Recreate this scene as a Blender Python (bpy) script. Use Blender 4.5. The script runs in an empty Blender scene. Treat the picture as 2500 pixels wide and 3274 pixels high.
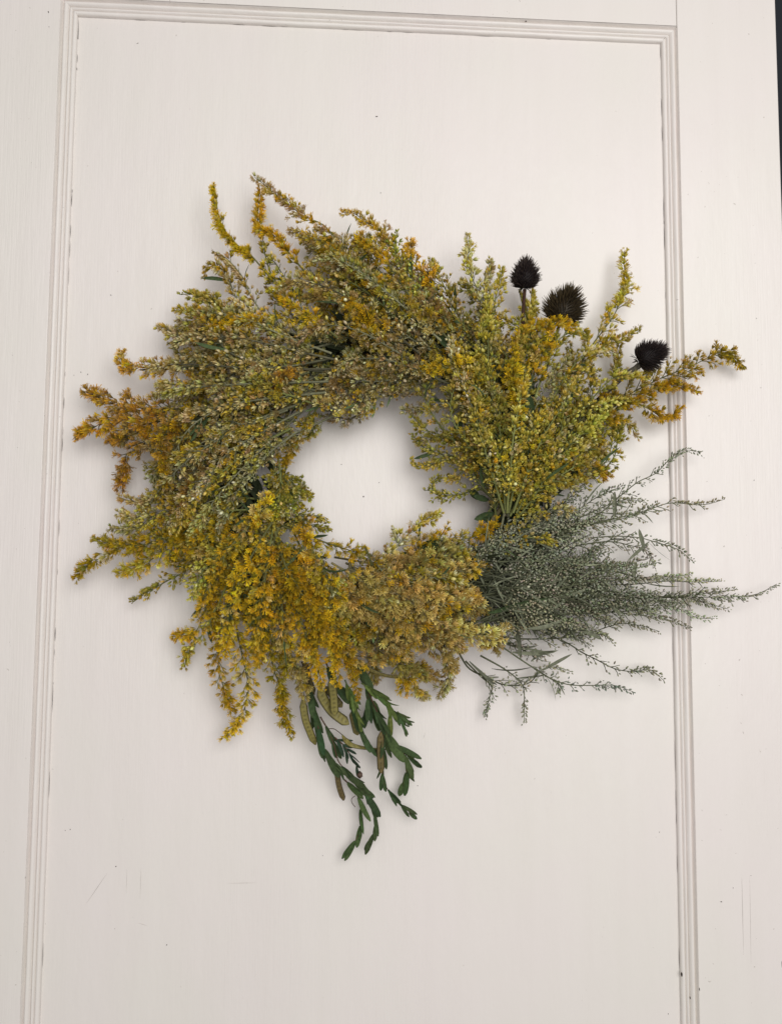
import bpy, math
import numpy as np
from mathutils import Matrix

RNG = np.random.default_rng(11)

SC = bpy.context.scene
COL = SC.collection

# ------------------------------------------------------------------ camera
F_PX, PW, PH = 2450.0, 2500.0, 3274.0
CAM = np.array([0.25709554, -0.70202502, -0.51657277])
RW = np.array([[0.99829695, -0.05799357, 0.00631995],      # camera (x right, y down, z forward) <- world
               [0.01056833, 0.07324459, -0.99725801],
               [0.05737165, 0.99562642, 0.07373275]])
cam_data = bpy.data.cameras.new('camera')
cam_data.sensor_fit = 'VERTICAL'
cam_data.sensor_height = 24.0
cam_data.lens = F_PX / PH * 24.0
cam_data.clip_start = 0.01
cam_data.clip_end = 60.0
cam = bpy.data.objects.new('camera', cam_data)
COL.objects.link(cam)
M = Matrix.Identity(4)
for i in range(3):
    M[i][0] = RW[0][i]
    M[i][1] = -RW[1][i]
    M[i][2] = -RW[2][i]
    M[i][3] = CAM[i]
cam.matrix_world = M
SC.camera = cam

# ------------------------------------------------------------------ light
world = bpy.data.worlds.new('World')
SC.world = world
world.use_nodes = True
bg = world.node_tree.nodes['Background']
bg.inputs[0].default_value = (1.0, 0.975, 0.96, 1)
bg.inputs[1].default_value = 0.37


def area_lamp(name, loc, target, size, energy, color):
    l = bpy.data.lights.new(name, 'AREA')
    l.shape = 'RECTANGLE'
    l.size, l.size_y = size
    l.energy = energy
    l.color = color
    o = bpy.data.objects.new(name, l)
    COL.objects.link(o)
    d = np.array(target, float) - np.array(loc, float)
    from mathutils import Vector
    o.rotation_euler = Vector(d).to_track_quat('-Z', 'Y').to_euler()
    o.location = loc
    return o


area_lamp('window_light', (0.62, -1.45, -0.20), (0.28, 0, -0.70), (1.3, 1.3), 22.5, (1.0, 0.985, 0.965))

vs = SC.view_settings
vs.view_transform = 'Standard'
vs.look = 'None'
vs.exposure = -0.20
vs.gamma = 1.0
vs.use_curve_mapping = False


# ------------------------------------------------------------------ helpers
def unit(v):
    v = np.asarray(v, float)
    return v / (np.linalg.norm(v, axis=-1, keepdims=True) + 1e-12)


def at(px, py, h):
    """photo point -> place on the plane h metres in front of the door panel"""
    ray = np.array([(px - PW / 2) / F_PX, (py - PH / 2) / F_PX, 1.0])
    d = RW.T @ ray
    return CAM + d * ((-h - CAM[1]) / d[1])


def spline(pts, n):
    """Catmull-Rom through pts, n samples evenly spaced in length"""
    p = np.asarray(pts, float)
    if len(p) == 2:
        fine = p[0] + (p[1] - p[0]) * np.linspace(0, 1, 24)[:, None]
    else:
        q = np.vstack([2 * p[0] - p[1], p, 2 * p[-1] - p[-2]])
        out = []
        for i in range(1, len(q) - 2):
            t = np.linspace(0, 1, 14, endpoint=False)[:, None]
            a, b, c, d = q[i - 1], q[i], q[i + 1], q[i + 2]
            out.append(0.5 * (2 * b + (c - a) * t + (2 * a - 5 * b + 4 * c - d) * t ** 2 + (3 * b - a - 3 * c + d) * t ** 3))
        fine = np.vstack(out + [p[-1:]])
    s = np.concatenate([[0], np.cumsum(np.linalg.norm(np.diff(fine, axis=0), axis=1))])
    u = np.linspace(0, s[-1], n)
    return np.stack([np.interp(u, s, fine[:, k]) for k in range(3)], 1)


def curve_len(p):
    return float(np.linalg.norm(np.diff(p, axis=0), axis=1).sum())


def tangents(p):
    return unit(np.gradient(p, axis=0))


def perp(t):
    """any unit vectors perpendicular to t (n,3)"""
    ref = np.where(np.abs(t[..., 1:2]) < 0.9, np.array([0., 1., 0.]), np.array([1., 0., 0.]))
    return unit(np.cross(t, ref))


class Acc:
    """collects triangles with colours, builds ONE mesh object"""

    def __init__(self):
        self.v, self.t, self.c, self.s, self.n = [], [], [], [], 0

    def add(self, v, t, c, smooth=False):
        v = np.asarray(v, float).reshape(-1, 3)
        t = np.asarray(t, int).reshape(-1, 3)
        c = np.asarray(c, float)
        if c.ndim == 1:
            c = np.tile(c, (len(v), 1))
        self.v.append(v)
        self.t.append(t + self.n)
        self.c.append(c)
        self.s.append(np.full(len(t), smooth))
        self.n += len(v)

    def tube(self, p, r, col, sides=4):
        p = np.asarray(p, float)
        n = len(p)
        r = np.broadcast_to(np.asarray(r, float), (n,))
        T = tangents(p)
        A = perp(T)
        B = np.cross(T, A)
        a = np.arange(sides) * 2 * math.pi / sides
        ring = p[:, None] + r[:, None, None] * (np.cos(a)[None, :, None] * A[:, None] + np.sin(a)[None, :, None] * B[:, None])
        i = np.arange(n - 1)[:, None] * sides
        j = np.arange(sides)[None]
        k = (j + 1) % sides
        q = np.stack([i + j, i + k, i + sides + k, i + sides + j], -1).reshape(-1, 4)
        t = np.vstack([q[:, [0, 1, 2]], q[:, [0, 2, 3]]])
        self.add(ring.reshape(-1, 3), t, col, True)

    def build(self, name, mat, parent=None):
        me = bpy.data.meshes.new(name)
        v = np.vstack(self.v).astype(np.float32)
        t = np.vstack(self.t).astype(np.int32)
        c = np.vstack(self.c).astype(np.float32)
        me.vertices.add(len(v))
        me.vertices.foreach_set('co', v.ravel())
        me.loops.add(t.size)
        me.loops.foreach_set('vertex_index', t.ravel())
        me.polygons.add(len(t))
        me.polygons.foreach_set('loop_start', np.arange(0, t.size, 3, dtype=np.int32))
        me.polygons.foreach_set('use_smooth', np.concatenate(self.s))
        at_ = me.color_attributes.new('pigment', 'FLOAT_COLOR', 'POINT')
        at_.data.foreach_set('color', np.hstack([c, np.ones((len(c), 1), np.float32)]).ravel())
        me.update(calc_edges=True)
        me.materials.append(mat)
        o = bpy.data.objects.new(name, me)
        COL.objects.link(o)
        if parent:
            o.parent = parent
        return o


def nodes_of(name):
    m = bpy.data.materials.new(name)
    m.use_nodes = True
    nt = m.node_tree
    return m, nt, nt.nodes['Principled BSDF'], nt.nodes['Material Output']


def plant_material(name, rough=0.75, trans=0.2, spec=0.2, grain=900.0, var=0.22, bump=0.0):
    """pigment carried by the mesh, fine grain, light passing through thin tissue"""
    m, nt, b, out = nodes_of(name)
    N, L = nt.nodes.new, nt.links.new
    a = N('ShaderNodeAttribute')
    a.attribute_name = 'pigment'
    tc = N('ShaderNodeTexCoord')
    no = N('ShaderNodeTexNoise')
    no.inputs['Scale'].default_value = grain
    no.inputs['Detail'].default_value = 3
    L(tc.outputs['Object'], no.inputs['Vector'])
    mr = N('ShaderNodeMapRange')
    mr.inputs[1].default_value = 0.3
    mr.inputs[2].default_value = 0.7
    mr.inputs[3].default_value = 1 - var
    mr.inputs[4].default_value = 1 + var
    L(no.outputs['Fac'], mr.inputs[0])
    mul = N('ShaderNodeVectorMath')
    mul.operation = 'SCALE'
    L(a.outputs['Color'], mul.inputs[0])
    L(mr.outputs[0], mul.inputs['Scale'])
    L(mul.outputs[0], b.inputs['Base Color'])
    b.inputs['Roughness'].default_value = rough
    b.inputs['Specular IOR Level'].default_value = spec
    if bump:
        bp = N('ShaderNodeBump')
        bp.inputs['Strength'].default_value = bump
        bp.inputs['Distance'].default_value = 0.0004
        L(no.outputs['Fac'], bp.inputs['Height'])
        L(bp.outputs[0], b.inputs['Normal'])
    if trans:
        tr = N('ShaderNodeBsdfTranslucent')
        L(mul.outputs[0], tr.inputs['Color'])
        mx = N('ShaderNodeMixShader')
        mx.inputs[0].default_value = trans
        L(b.outputs[0], mx.inputs[1])
        L(tr.outputs[0], mx.inputs[2])
        L(mx.outputs[0], out.inputs['Surface'])
    return m


M_FLOR = plant_material('dried_florets', 0.8, 0.12, 0.15, 700, 0.15)
M_STEM = plant_material('dried_stems', 0.8, 0.0, 0.2, 500, 0.25)
M_LEAF = plant_material('senna_leaf', 0.72, 0.16, 0.2, 420, 0.28, 0.4)
M_POD = plant_material('seed_pod', 0.5, 0.08, 0.4, 600, 0.18, 0.3)
M_CONE = plant_material('seed_cone', 0.6, 0.0, 0.3, 900, 0.3)


def paint_material():
    m, nt, b, out = nodes_of('white_door_paint')
    N, L = nt.nodes.new, nt.links.new
    tc = N('ShaderNodeTexCoord')

    def noise(scale3, detail=4, rough=0.55):
        mp = N('ShaderNodeMapping')
        mp.inputs['Scale'].default_value = scale3
        L(tc.outputs['Object'], mp.inputs['Vector'])
        no = N('ShaderNodeTexNoise')
        no.inputs['Scale'].default_value = 1.0
        no.inputs['Detail'].default_value = detail
        no.inputs['Roughness'].default_value = rough
        L(mp.outputs[0], no.inputs['Vector'])
        return no

    def ramp(src, lo, hi, c0, c1):
        r = N('ShaderNodeValToRGB')
        r.color_ramp.elements[0].position = lo
        r.color_ramp.elements[1].position = hi
        r.color_ramp.elements[0].color = c0
        r.color_ramp.elements[1].color = c1
        L(src, r.inputs[0])
        return r
    blotch = noise((7, 7, 5), 3)
    tint = ramp(blotch.outputs['Fac'], 0.36, 0.64, (0.835, 0.778, 0.750, 1), (0.825, 0.784, 0.738, 1))
    grain = noise((650, 500, 16), 6, 0.7)            # brush strokes and wood grain showing through the paint
    gcol = ramp(grain.outputs['Fac'], 0.30, 0.52, (0.965, 0.962, 0.955, 1), (1, 1, 1, 1))
    mul = N('ShaderNodeMixRGB')
    mul.blend_type = 'MULTIPLY'
    mul.inputs[0].default_value = 0.12
    L(tint.outputs[0], mul.inputs[1])
    L(gcol.outputs[0], mul.inputs[2])
    st = ramp(noise((38, 30, 2.2), 4, 0.6).outputs['Fac'], 0.35, 0.65, (0.983, 0.981, 0.978, 1), (1, 1, 1, 1))
    mul0 = N('ShaderNodeMixRGB')
    mul0.blend_type = 'MULTIPLY'
    mul0.inputs[0].default_value = 1.0
    L(mul.outputs[0], mul0.inputs[1])
    L(st.outputs[0], mul0.inputs[2])
    mul = mul_grain = mul0
    # scattered grubby specks
    sp = noise((260, 260, 260), 2)
    sr = ramp(sp.outputs['Fac'], 0.235, 0.25, (0.45, 0.42, 0.38, 1), (1, 1, 1, 1))
    mul2 = N('ShaderNodeMixRGB')
    mul2.blend_type = 'MULTIPLY'
    mul2.inputs[0].default_value = 0.5
    L(mul.outputs[0], mul2.inputs[1])
    L(sr.outputs[0], mul2.inputs[2])
    L(mul2.outputs[0], b.inputs['Base Color'])
    b.inputs['Roughness'].default_value = 0.33
    b.inputs['Specular IOR Level'].default_value = 0.5
    # relief: fine bristle lines, stronger in worn patches, plus soft lumps
    mask = ramp(noise((5, 5, 3.2), 3).outputs['Fac'], 0.42, 0.66, (0.12, 0.12, 0.12, 1), (1, 1, 1, 1))
    mm = N('ShaderNodeMath')
    mm.operation = 'MULTIPLY'
    L(grain.outputs['Fac'], mm.inputs[0])
    L(mask.outputs[0], mm.inputs[1])
    lump = noise((60, 60, 22), 3)
    b1 = N('ShaderNodeBump')
    b1.inputs['Strength'].default_value = 0.5
    b1.inputs['Distance'].default_value = 0.0011
    L(mm.outputs[0], b1.inputs['Height'])
    b2 = N('ShaderNodeBump')
    b2.inputs['Strength'].default_value = 0.35
    b2.inputs['Distance'].default_value = 0.0020
    L(lump.outputs['Fac'], b2.inputs['Height'])
    L(b1.outputs[0], b2.inputs['Normal'])
    L(b2.outputs[0], b.inputs['Normal'])
    return m


M_PAINT = paint_material()


def plain_material(name, col, rough=0.8):
    m, nt, b, out = nodes_of(name)
    N, L = nt.nodes.new, nt.links.new
    no = N('ShaderNodeTexNoise')
    no.inputs['Scale'].default_value = 30
    r = N('ShaderNodeValToRGB')
    r.color_ramp.elements[0].color = (*[x * 0.7 for x in col], 1)
    r.color_ramp.elements[1].color = (*[x * 1.3 for x in col], 1)
    L(no.outputs['Fac'], r.inputs[0])
    L(r.outputs[0], b.inputs['Base Color'])
    b.inputs['Roughness'].default_value = rough
    return m


M_DARK = plain_material('bare_dark_wood', (0.035, 0.024, 0.017), 0.9)
M_WALL = plain_material('wall_painted_shade', (0.012, 0.015, 0.021), 0.9)  # near-black colour stands in for the shade of the gap beside the door


def empty(name, loc=(0, 0, 0), parent=None):
    o = bpy.data.objects.new(name, None)
    COL.objects.link(o)
    o.location = loc
    o.empty_display_size = 0.05
    if parent:
        o.parent = parent
    return o


# ------------------------------------------------------------------ the door
STILE_Y = -0.0065                       # face of stiles and rails; the panel face lies at y = 0
door = empty('panel_door')
door['label'] = 'white painted wooden door with a moulded recessed panel behind the wreath'
door['category'] = 'door'


def quad_mesh(name, verts, faces, mat, parent, bevel=0.0, smooth=False):
    me = bpy.data.meshes.new(name)
    me.from_pydata([tuple(map(float, v)) for v in verts], [], faces)
    me.update()
    if smooth:
        me.polygons.foreach_set('use_smooth', [True] * len(me.polygons))
    me.materials.append(mat)
    o = bpy.data.objects.new(name, me)
    COL.objects.link(o)
    o.parent = parent
    if bevel:
        bv = o.modifiers.new('bevel', 'BEVEL')
        bv.width = bevel
        bv.segments = 3
    return o


def box(name, x0, x1, y0, y1, z0, z1, mat, parent, bevel=0.0):
    v = [(x, y, z) for z in (z0, z1) for y in (y0, y1) for x in (x0, x1)]
    f = [(0, 2, 3, 1), (4, 5, 7, 6), (0, 1, 5, 4), (2, 6, 7, 3), (0, 4, 6, 2), (1, 3, 7, 5)]
    return quad_mesh(name, v, f, mat, parent, bevel)


PWID, PBOT, MW = 0.56, -1.12, 0.0142
TOPZ, BOTZ = 0.14, -1.36
box('panel', -0.012, PWID + 0.012, 0.0, 0.012, PBOT - 0.012, 0.012, M_PAINT, door)
box('stile', -0.118, -MW, STILE_Y, 0.034, BOTZ, TOPZ, M_PAINT, door, 0.0008)
box('stile', PWID + MW, PWID + 0.1142, STILE_Y, 0.034, BOTZ, TOPZ, M_PAINT, door, 0.0012)
box('rail', -MW + 0.0003, PWID + MW - 0.0005, STILE_Y + 0.0002, 0.033, MW + 0.001, TOPZ, M_PAINT, door, 0.0004)
box('rail', -MW + 0.0003, PWID + MW - 0.0005, STILE_Y + 0.0002, 0.033, BOTZ, PBOT - MW, M_PAINT, door, 0.0004)

# moulding profile: distance from the panel's sight edge outwards, depth in front of the panel
prof = [(0.0000, 0.0000), (0.0001, 0.0022), (0.0007, 0.0033), (0.0018, 0.0040), (0.0029, 0.0039), (0.0036, 0.0032), (0.0040, 0.0017),
        (0.0045, 0.0030), (0.0053, 0.0041), (0.0060, 0.0043), (0.0066, 0.0037), (0.0070, 0.0018), (0.0076, 0.0033), (0.0085, 0.0047),
        (0.0096, 0.0056), (0.0107, 0.0057), (0.0115, 0.0049), (0.0120, 0.0028), (0.0124, 0.0021), (0.0131, 0.0034), (0.0137, 0.0052), (0.0142, 0.0066)]
prof = spline([(a, 0, b) for a, b in prof], 54)[:, [0, 2]]


def moulding(p0, p1, outw, m0, m1, seed):
    """sweeps the profile from p0 to p1 along the panel edge; m0/m1 mitre slopes"""
    r = np.random.default_rng(seed)
    p0, p1, outw = map(lambda a: np.array(a, float), (p0, p1, outw))
    L = np.linalg.norm(p1 - p0)
    d = (p1 - p0) / L
    n = int(L / 0.012)
    w1 = np.cumsum(r.normal(0, 1, n + 1))
    w1 = (w1 - np.linspace(w1[0], w1[-1], n + 1)) * 0.00004
    w2 = r.normal(0, 0.00008, n + 1)
    v, f = [], []
    k = len(prof)
    for i in range(n + 1):
        for (a, h) in prof:
            s = i / n * (L + (m0 + m1) * a) - m0 * a
            edge = max(0, 1 - a / 0.004)
            q = p0 + d * s + outw * (a + (w1[i] + w2[i]) * edge * 0.8)
            v.append((q[0], -(h + 0.00025 * math.sin(i * 0.9 + a * 900) * (h > 0.001) * 0.4 + w2[i] * 0.5) - 0.0002, q[2]))
    for i in range(n):
        for j in range(k - 1):
            a = i * k + j
            f.append((a, a + 1, a + k + 1, a + k))
    o = quad_mesh('moulding', v, f, M_PAINT, door, 0, True)
    return o


moulding((0, 0, 0), (0, 0, PBOT), (-1, 0, 0), 1, 1, 1)
moulding((PWID, 0, PBOT), (PWID, 0, 0), (1, 0, 0), 1, 1, 2)
moulding((0, 0, 0), (PWID, 0, 0), (0, 0, 1), 1, 1, 3)
moulding((PWID, 0, PBOT), (0, 0, PBOT), (0, 0, -1), 1, 1, 4)

# the core of the door seen through open joints
box('door_core', -0.10, PWID + 0.10, 0.0125, 0.030, BOTZ + 0.01, TOPZ - 0.01, M_DARK, door)


def ragged_strip(p0, p1, wmax, y, seed, gaps=0.5, seg=0.006):
    """open paint cracks: slivers of bare dark wood along a joint"""
    r = np.random.default_rng(seed)
    p0, p1 = np.array(p0, float), np.array(p1, float)
    L = np.linalg.norm(p1 - p0)
    d = (p1 - p0) / L
    side = np.array([-d[1], d[0]])
    v, f = [], []
    s = 0.0
    while s < L:
        ln = r.uniform(0.5, 3.0) * seg
        if r.random() > gaps:
            m = 5
            w = wmax * r.uniform(0.35, 1.0) * np.sin(np.linspace(0.12, math.pi - 0.12, m))
            off = r.normal(0, 0.00006, m)
            b = len(v)
            for i in range(m):
                c = p0 + d * min(L, s + ln * i / (m - 1)) + side * off[i]
                a1, a2 = c + side * w[i] / 2, c - side * w[i] / 2
                v += [(a1[0], y, a1[1]), (a2[0], y, a2[1])]
            f += [(b + 2 * i, b + 2 * i + 1, b + 2 * i + 3, b + 2 * i + 2) for i in range(m - 1)]
        s += ln * r.uniform(0.9, 1.6)
    quad_mesh('paint_crack', v, f, M_DARK, door)


E_ = 0.00035
ragged_strip((0.0004, -0.003), (0.0004, -0.022), 0.0007, -E_, 5, 0.0, 0.02)
ragged_strip((0.0004, -0.024), (0.0004, -0.62), 0.0004, -E_, 6, 0.6)
ragged_strip((0.0004, -0.62), (0.0004, -1.0), 0.0003, -E_, 7, 0.7, 0.012)
ragged_strip((PWID - 0.0004, -0.001), (PWID - 0.0004, -0.10), 0.0004, -E_, 8, 0.25, 0.012)
ragged_strip((PWID - 0.0004, -0.12), (PWID - 0.0004, -1.0), 0.0003, -E_, 9, 0.7, 0.010)
ragged_strip((0.02, -0.0004), (0.56, -0.0004), 0.0003, -E_, 10, 0.6)
ragged_strip((PWID + 0.0002, 0.0004), (PWID + MW, MW), 0.0005, -0.0064, 12, 0.3, 0.003)


def speck(px, py, rx, rz, ang=0.0, y=-0.0003, mat=None, name='nail_hole'):
    c = at(px, py, 0.0)
    a = np.linspace(0, 2 * math.pi, 9)[:-1]
    r = 1 + RNG.normal(0, 0.18, 8)
    x, z = .8 * rx * np.cos(a) * r, .8 * rz * np.sin(a) * r
    ca, sa = math.cos(ang), math.sin(ang)
    v = [(c[0] + X * ca - Z * sa, y, c[2] + X * sa + Z * ca) for X, Z in zip(x, z)] + [(c[0], y - 0.0001, c[2])]
    quad_mesh(name, v, [(i, (i + 1) % 8, 8) for i in range(8)], mat or M_DARK, door)


for px, py, a, b, g in [(1162, 1588, .0008, .0008, 0), (1166, 1314, .0012, .0005, 0.9), (1204, 373, .0014, .0006, 0.1), (1217, 617, .0006, .0006, 0),
                        (356, 944, .0009, .0004, -.5), (441, 139, .0014, .0003, .4), (1092, 1485, .0005, .0005, 0), (1212, 1543, .0005, .0005, 0),
                        (260, 1190, .0006, .0005, 0), (282, 1197, .0006, .0005, 0), (238, 1200, .0004, .0004, 0), (534, 3021, .0008, .0003, .8),
                        (372, 2770, .0007, .0005, 0.4), (1335, 2512, .0005, .0005, 0), (1330, 1890, .0004, .0004, 0), (2135, 3241, .0005, .0005, 0),
                        (1032, 2735, .0004, .0004, 0), (226, 2652, .0005, .0005, 0), (210, 2655, .0005, .0004, 0), (2107, 2660, .0004, .0004, 0)]:
    speck(px, py, a, b, g)
for px, py, a, b, g in [(165, 55, .0005, .0012, .3), (167, 102, .0004, .0004, 0), (2331, 2829, .0005, .0004, 0), (2387, 2790, .0004, .0004, 0), (2405, 1025, .0005, .0005, 0),
                        (2419, 1245, .0004, .0004, 0), (2293, 2873, .0010, .0005, 0), (2492, 3010, .0003, .0030, 0), (2485, 3070, .0003, .0040, .05), (2397, 1538, .0006, .0005, 0)]:
    speck(px, py, a, b, g, STILE_Y - 0.0003)
speck(2171, 3106, .0011, .0026, 0, -0.0044, None, 'paint_chip')
speck(2197, 3180, .0005, .0013, .2, -0.0052, None, 'paint_chip')
speck(2224, 3150, .0004, .0016, .1, -0.0069, None, 'paint_chip')
speck(1677, 80, .0012, .0007, .3, -0.0052, None, 'paint_chip')
M_SCR = plain_material('scratched_paint', (0.60, 0.56, 0.53), 0.6)
for (x0, y0, x1, y1, w) in [(347, 2787, 273, 2895, .0006), (722, 2824, 826, 2822, .0004), (2358, 2780, 2364, 3045, .0005), (2383, 2780, 2388, 3090, .0003),
                            (440, 2950, 475, 2960, .0003), (1360, 2340, 1352, 2365, .0004), (407, 2775, 405, 2860, .0003), (452, 2770, 449, 2880, .0003)]:
    a, b = at(x0, y0, 0), at(x1, y1, 0)
    d = unit(b - a)
    s = np.array([-d[2], 0, d[0]]) * w / 2
    y = STILE_Y - 0.0002 if x0 > 2200 else -0.0003
    m = (a + b) / 2
    vv = [a, m + s, b, m - s]
    quad_mesh('scratch', [(p[0], y, p[2]) for p in vv], [(0, 1, 2, 3)], M_SCR, door)

wall = box('wall', -0.6, 2.4, 0.16, 0.2, -1.6, 1.2, M_WALL, None)
wall['kind'] = 'structure'

# ------------------------------------------------------------------ the wreath
wreath = empty('wreath', tuple(at(1180, 1500, 0.0)))
wreath['label'] = 'dried wreath of goldenrod, mugwort, green pods and dark seed cones hung on white door'
wreath['category'] = 'wreath'
WINV = -np.array(wreath.location)


def part(acc, name, mat, parent=None, kind=None, shift=True):
    acc.v = [v + WINV for v in acc.v] if shift else acc.v
    o = acc.build(name, mat, parent or wreath)
    if kind:
        o['kind'] = kind
    return o


# ---- floret templates (axis = +z, unit length); kind per vertex picks the pigment
def tm_bract(r, n, base, mid, top, w):
    V, T, K = [], [], []
    for i in range(n):
        a = 2 * math.pi * (i + r.uniform(-.25, .25)) / n
        u = np.array([math.cos(a), math.sin(a), 0])
        s = np.array([-math.sin(a), math.cos(a), 0])
        mr, tr = mid * r.uniform(.85, 1.15), top * r.uniform(.7, 1.3)
        h = r.uniform(.88, 1.1)
        b = len(V)
        V += [u * base, u * mr + s * w + [0, 0, .5 * h], u * mr - s * w + [0, 0, .5 * h], u * tr + [0, 0, h]]
        K += [0, 1, 1, 2]
        T += [(b, b + 1, b + 2), (b + 1, b + 3, b + 2)]
    return V, T, K


def tm_ray(r, n, h0, rad, h1, w, k0, k1, wedge=False):
    V, T, K = [], [], []
    for i in range(n):
        a = 2 * math.pi * (i + r.uniform(-.4, .4)) / n
        u = np.array([math.cos(a), math.sin(a), 0])
        s = np.array([-math.sin(a), math.cos(a), 0])
        rr = rad * r.uniform(.5, 1.15)
        hh = h1 * r.uniform(.8, 1.15)
        b = len(V)
        if wedge:
            V += [u * .03 + [0, 0, h0], u * rr + s * w + [0, 0, hh], u * rr - s * w + [0, 0, hh * .97]]
            K += [k0, k1, k1]
            T += [(b, b + 1, b + 2)]
        else:
            m = u * rr * .6 + np.array([0, 0, h0 + (hh - h0) * .7])
            V += [u * .05 + [0, 0, h0], m + s * w, m - s * w, u * rr + [0, 0, hh]]
            K += [k0, k1, k1, k1]
            T += [(b, b + 1, b + 2), (b + 1, b + 3, b + 2)]
    return V, T, K


def join_t(*ts):
    V, T, K = [], [], []
    for v, t, k in ts:
        b = len(V)
        V += v
        K += k
        T += [tuple(i + b for i in x) for x in t]
    return np.array(V, float), np.array(T, int), np.array(K, int)


def tm_bud(r, n=5, fat=.26):
    V = [np.array([0, 0, 0.])]
    K = [0]
    for z, f in ((.28, .85), (.66, .92)):
        for i in range(n):
            a = 2 * math.pi * (i + (z > .5) * .5) / n
            V.append(np.array([math.cos(a) * fat * f, math.sin(a) * fat * f, z]))
            K.append(1 if z < .5 else 2)
    V.append(np.array([0, 0, 1.0]))
    K.append(2)
    T = []
    for i in range(n):
        j = (i + 1) % n
        T += [(0, 1 + j, 1 + i), (1 + i, 1 + j, 1 + n + i), (1 + j, 1 + n + j, 1 + n + i), (1 + n + i, 1 + n + j, 1 + 2 * n)]
    return V, T, K


_r = np.random.default_rng(3)
TM = {
    'open': [join_t(tm_bract(_r, 5, .06, .25, .38, .19), tm_ray(_r, 4, .6, .34, 1.06, .05, 3, 4)) for _ in range(5)],
    'gold': [join_t(tm_bract(_r, 4, .05, .20, .25, .13), tm_ray(_r, 15, .45, .64, 1.0, .062, 3, 4, True)) for _ in range(5)],
    'fluff': [join_t(tm_bract(_r, 3, .05, .20, .28, .12), tm_ray(_r, 19, .30, .66, .95, .050, 3, 4, True)) for _ in range(5)],
    'bud': [join_t(tm_bud(_r, 5, .24)) for _ in range(2)] + [join_t(tm_bract(_r, 5, .06, .24, .12, .14))],
    'sage': [join_t(tm_bud(_r, 5, .25)) for _ in range(2)],
}
# pigments: bract foot (with painted gap shade), bract middle, bract tip, ray foot, ray tip
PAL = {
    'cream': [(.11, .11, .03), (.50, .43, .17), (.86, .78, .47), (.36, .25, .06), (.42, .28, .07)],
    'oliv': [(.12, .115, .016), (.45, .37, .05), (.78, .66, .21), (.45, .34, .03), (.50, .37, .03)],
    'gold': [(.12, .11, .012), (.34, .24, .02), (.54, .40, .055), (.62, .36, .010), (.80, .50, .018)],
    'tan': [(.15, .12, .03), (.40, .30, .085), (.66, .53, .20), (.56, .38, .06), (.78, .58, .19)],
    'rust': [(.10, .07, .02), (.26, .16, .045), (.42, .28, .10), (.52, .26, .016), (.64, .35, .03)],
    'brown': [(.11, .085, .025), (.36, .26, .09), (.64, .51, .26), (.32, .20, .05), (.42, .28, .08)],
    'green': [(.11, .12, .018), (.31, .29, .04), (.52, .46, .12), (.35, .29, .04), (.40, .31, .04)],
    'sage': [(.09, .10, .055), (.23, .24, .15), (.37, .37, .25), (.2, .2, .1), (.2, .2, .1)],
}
# kinds of sprig: floret shapes and their shares, pigment shares, floret length, stem pigment
SORT = {
    'cream': dict(tm=(('open', .80), ('fluff', .14), ('bud', .06)), pal=(('cream', .58), ('oliv', .24), ('brown', .08), ('gold', .10)), size=.0052, stem=(.25, .25, .15)),
    'olive': dict(tm=(('open', .74), ('gold', .14), ('bud', .12)), pal=(('oliv', .56), ('green', .18), ('cream', .15), ('gold', .11)), size=.0050, stem=(.25, .27, .09)),
    'gold': dict(tm=(('gold', .62), ('fluff', .18), ('open', .20)), pal=(('gold', .72), ('oliv', .16), ('tan', .12)), size=.0058, stem=(.20, .20, .07)),
    'tan': dict(tm=(('fluff', .60), ('gold', .18), ('open', .22)), pal=(('tan', .62), ('gold', .12), ('cream', .26)), size=.0060, stem=(.23, .20, .10)),
    'pale': dict(tm=(('fluff', .45), ('open', .35), ('gold', .20)), pal=(('gold', .34), ('cream', .36), ('oliv', .30)), size=.0054, stem=(.19, .20, .08)),
    'rust': dict(tm=(('fluff', .40), ('gold', .40), ('open', .20)), pal=(('rust', .70), ('brown', .16), ('gold', .14)), size=.0060, stem=(.12, .13, .06)),
    'brown': dict(tm=(('open', .6), ('fluff', .3), ('bud', .1)), pal=(('brown', .55), ('cream', .35), ('rust', .10)), size=.0052, stem=(.15, .14, .085)),
    'bud': dict(tm=(('bud', .65), ('open', .35)), pal=(('green', .55), ('oliv', .35), ('gold', .10)), size=.0047, stem=(.17, .18, .07)),
    'sage': dict(tm=(('sage', 1.0),), pal=(('sage', 1.0),), size=.0034, stem=(.125, .135, .075)),
}


TINT = [np.ones(3)]


def pick(pairs, n, r):
    w = np.array([p[1] for p in pairs])
    return r.choice(len(pairs), n, p=w / w.sum())


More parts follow.
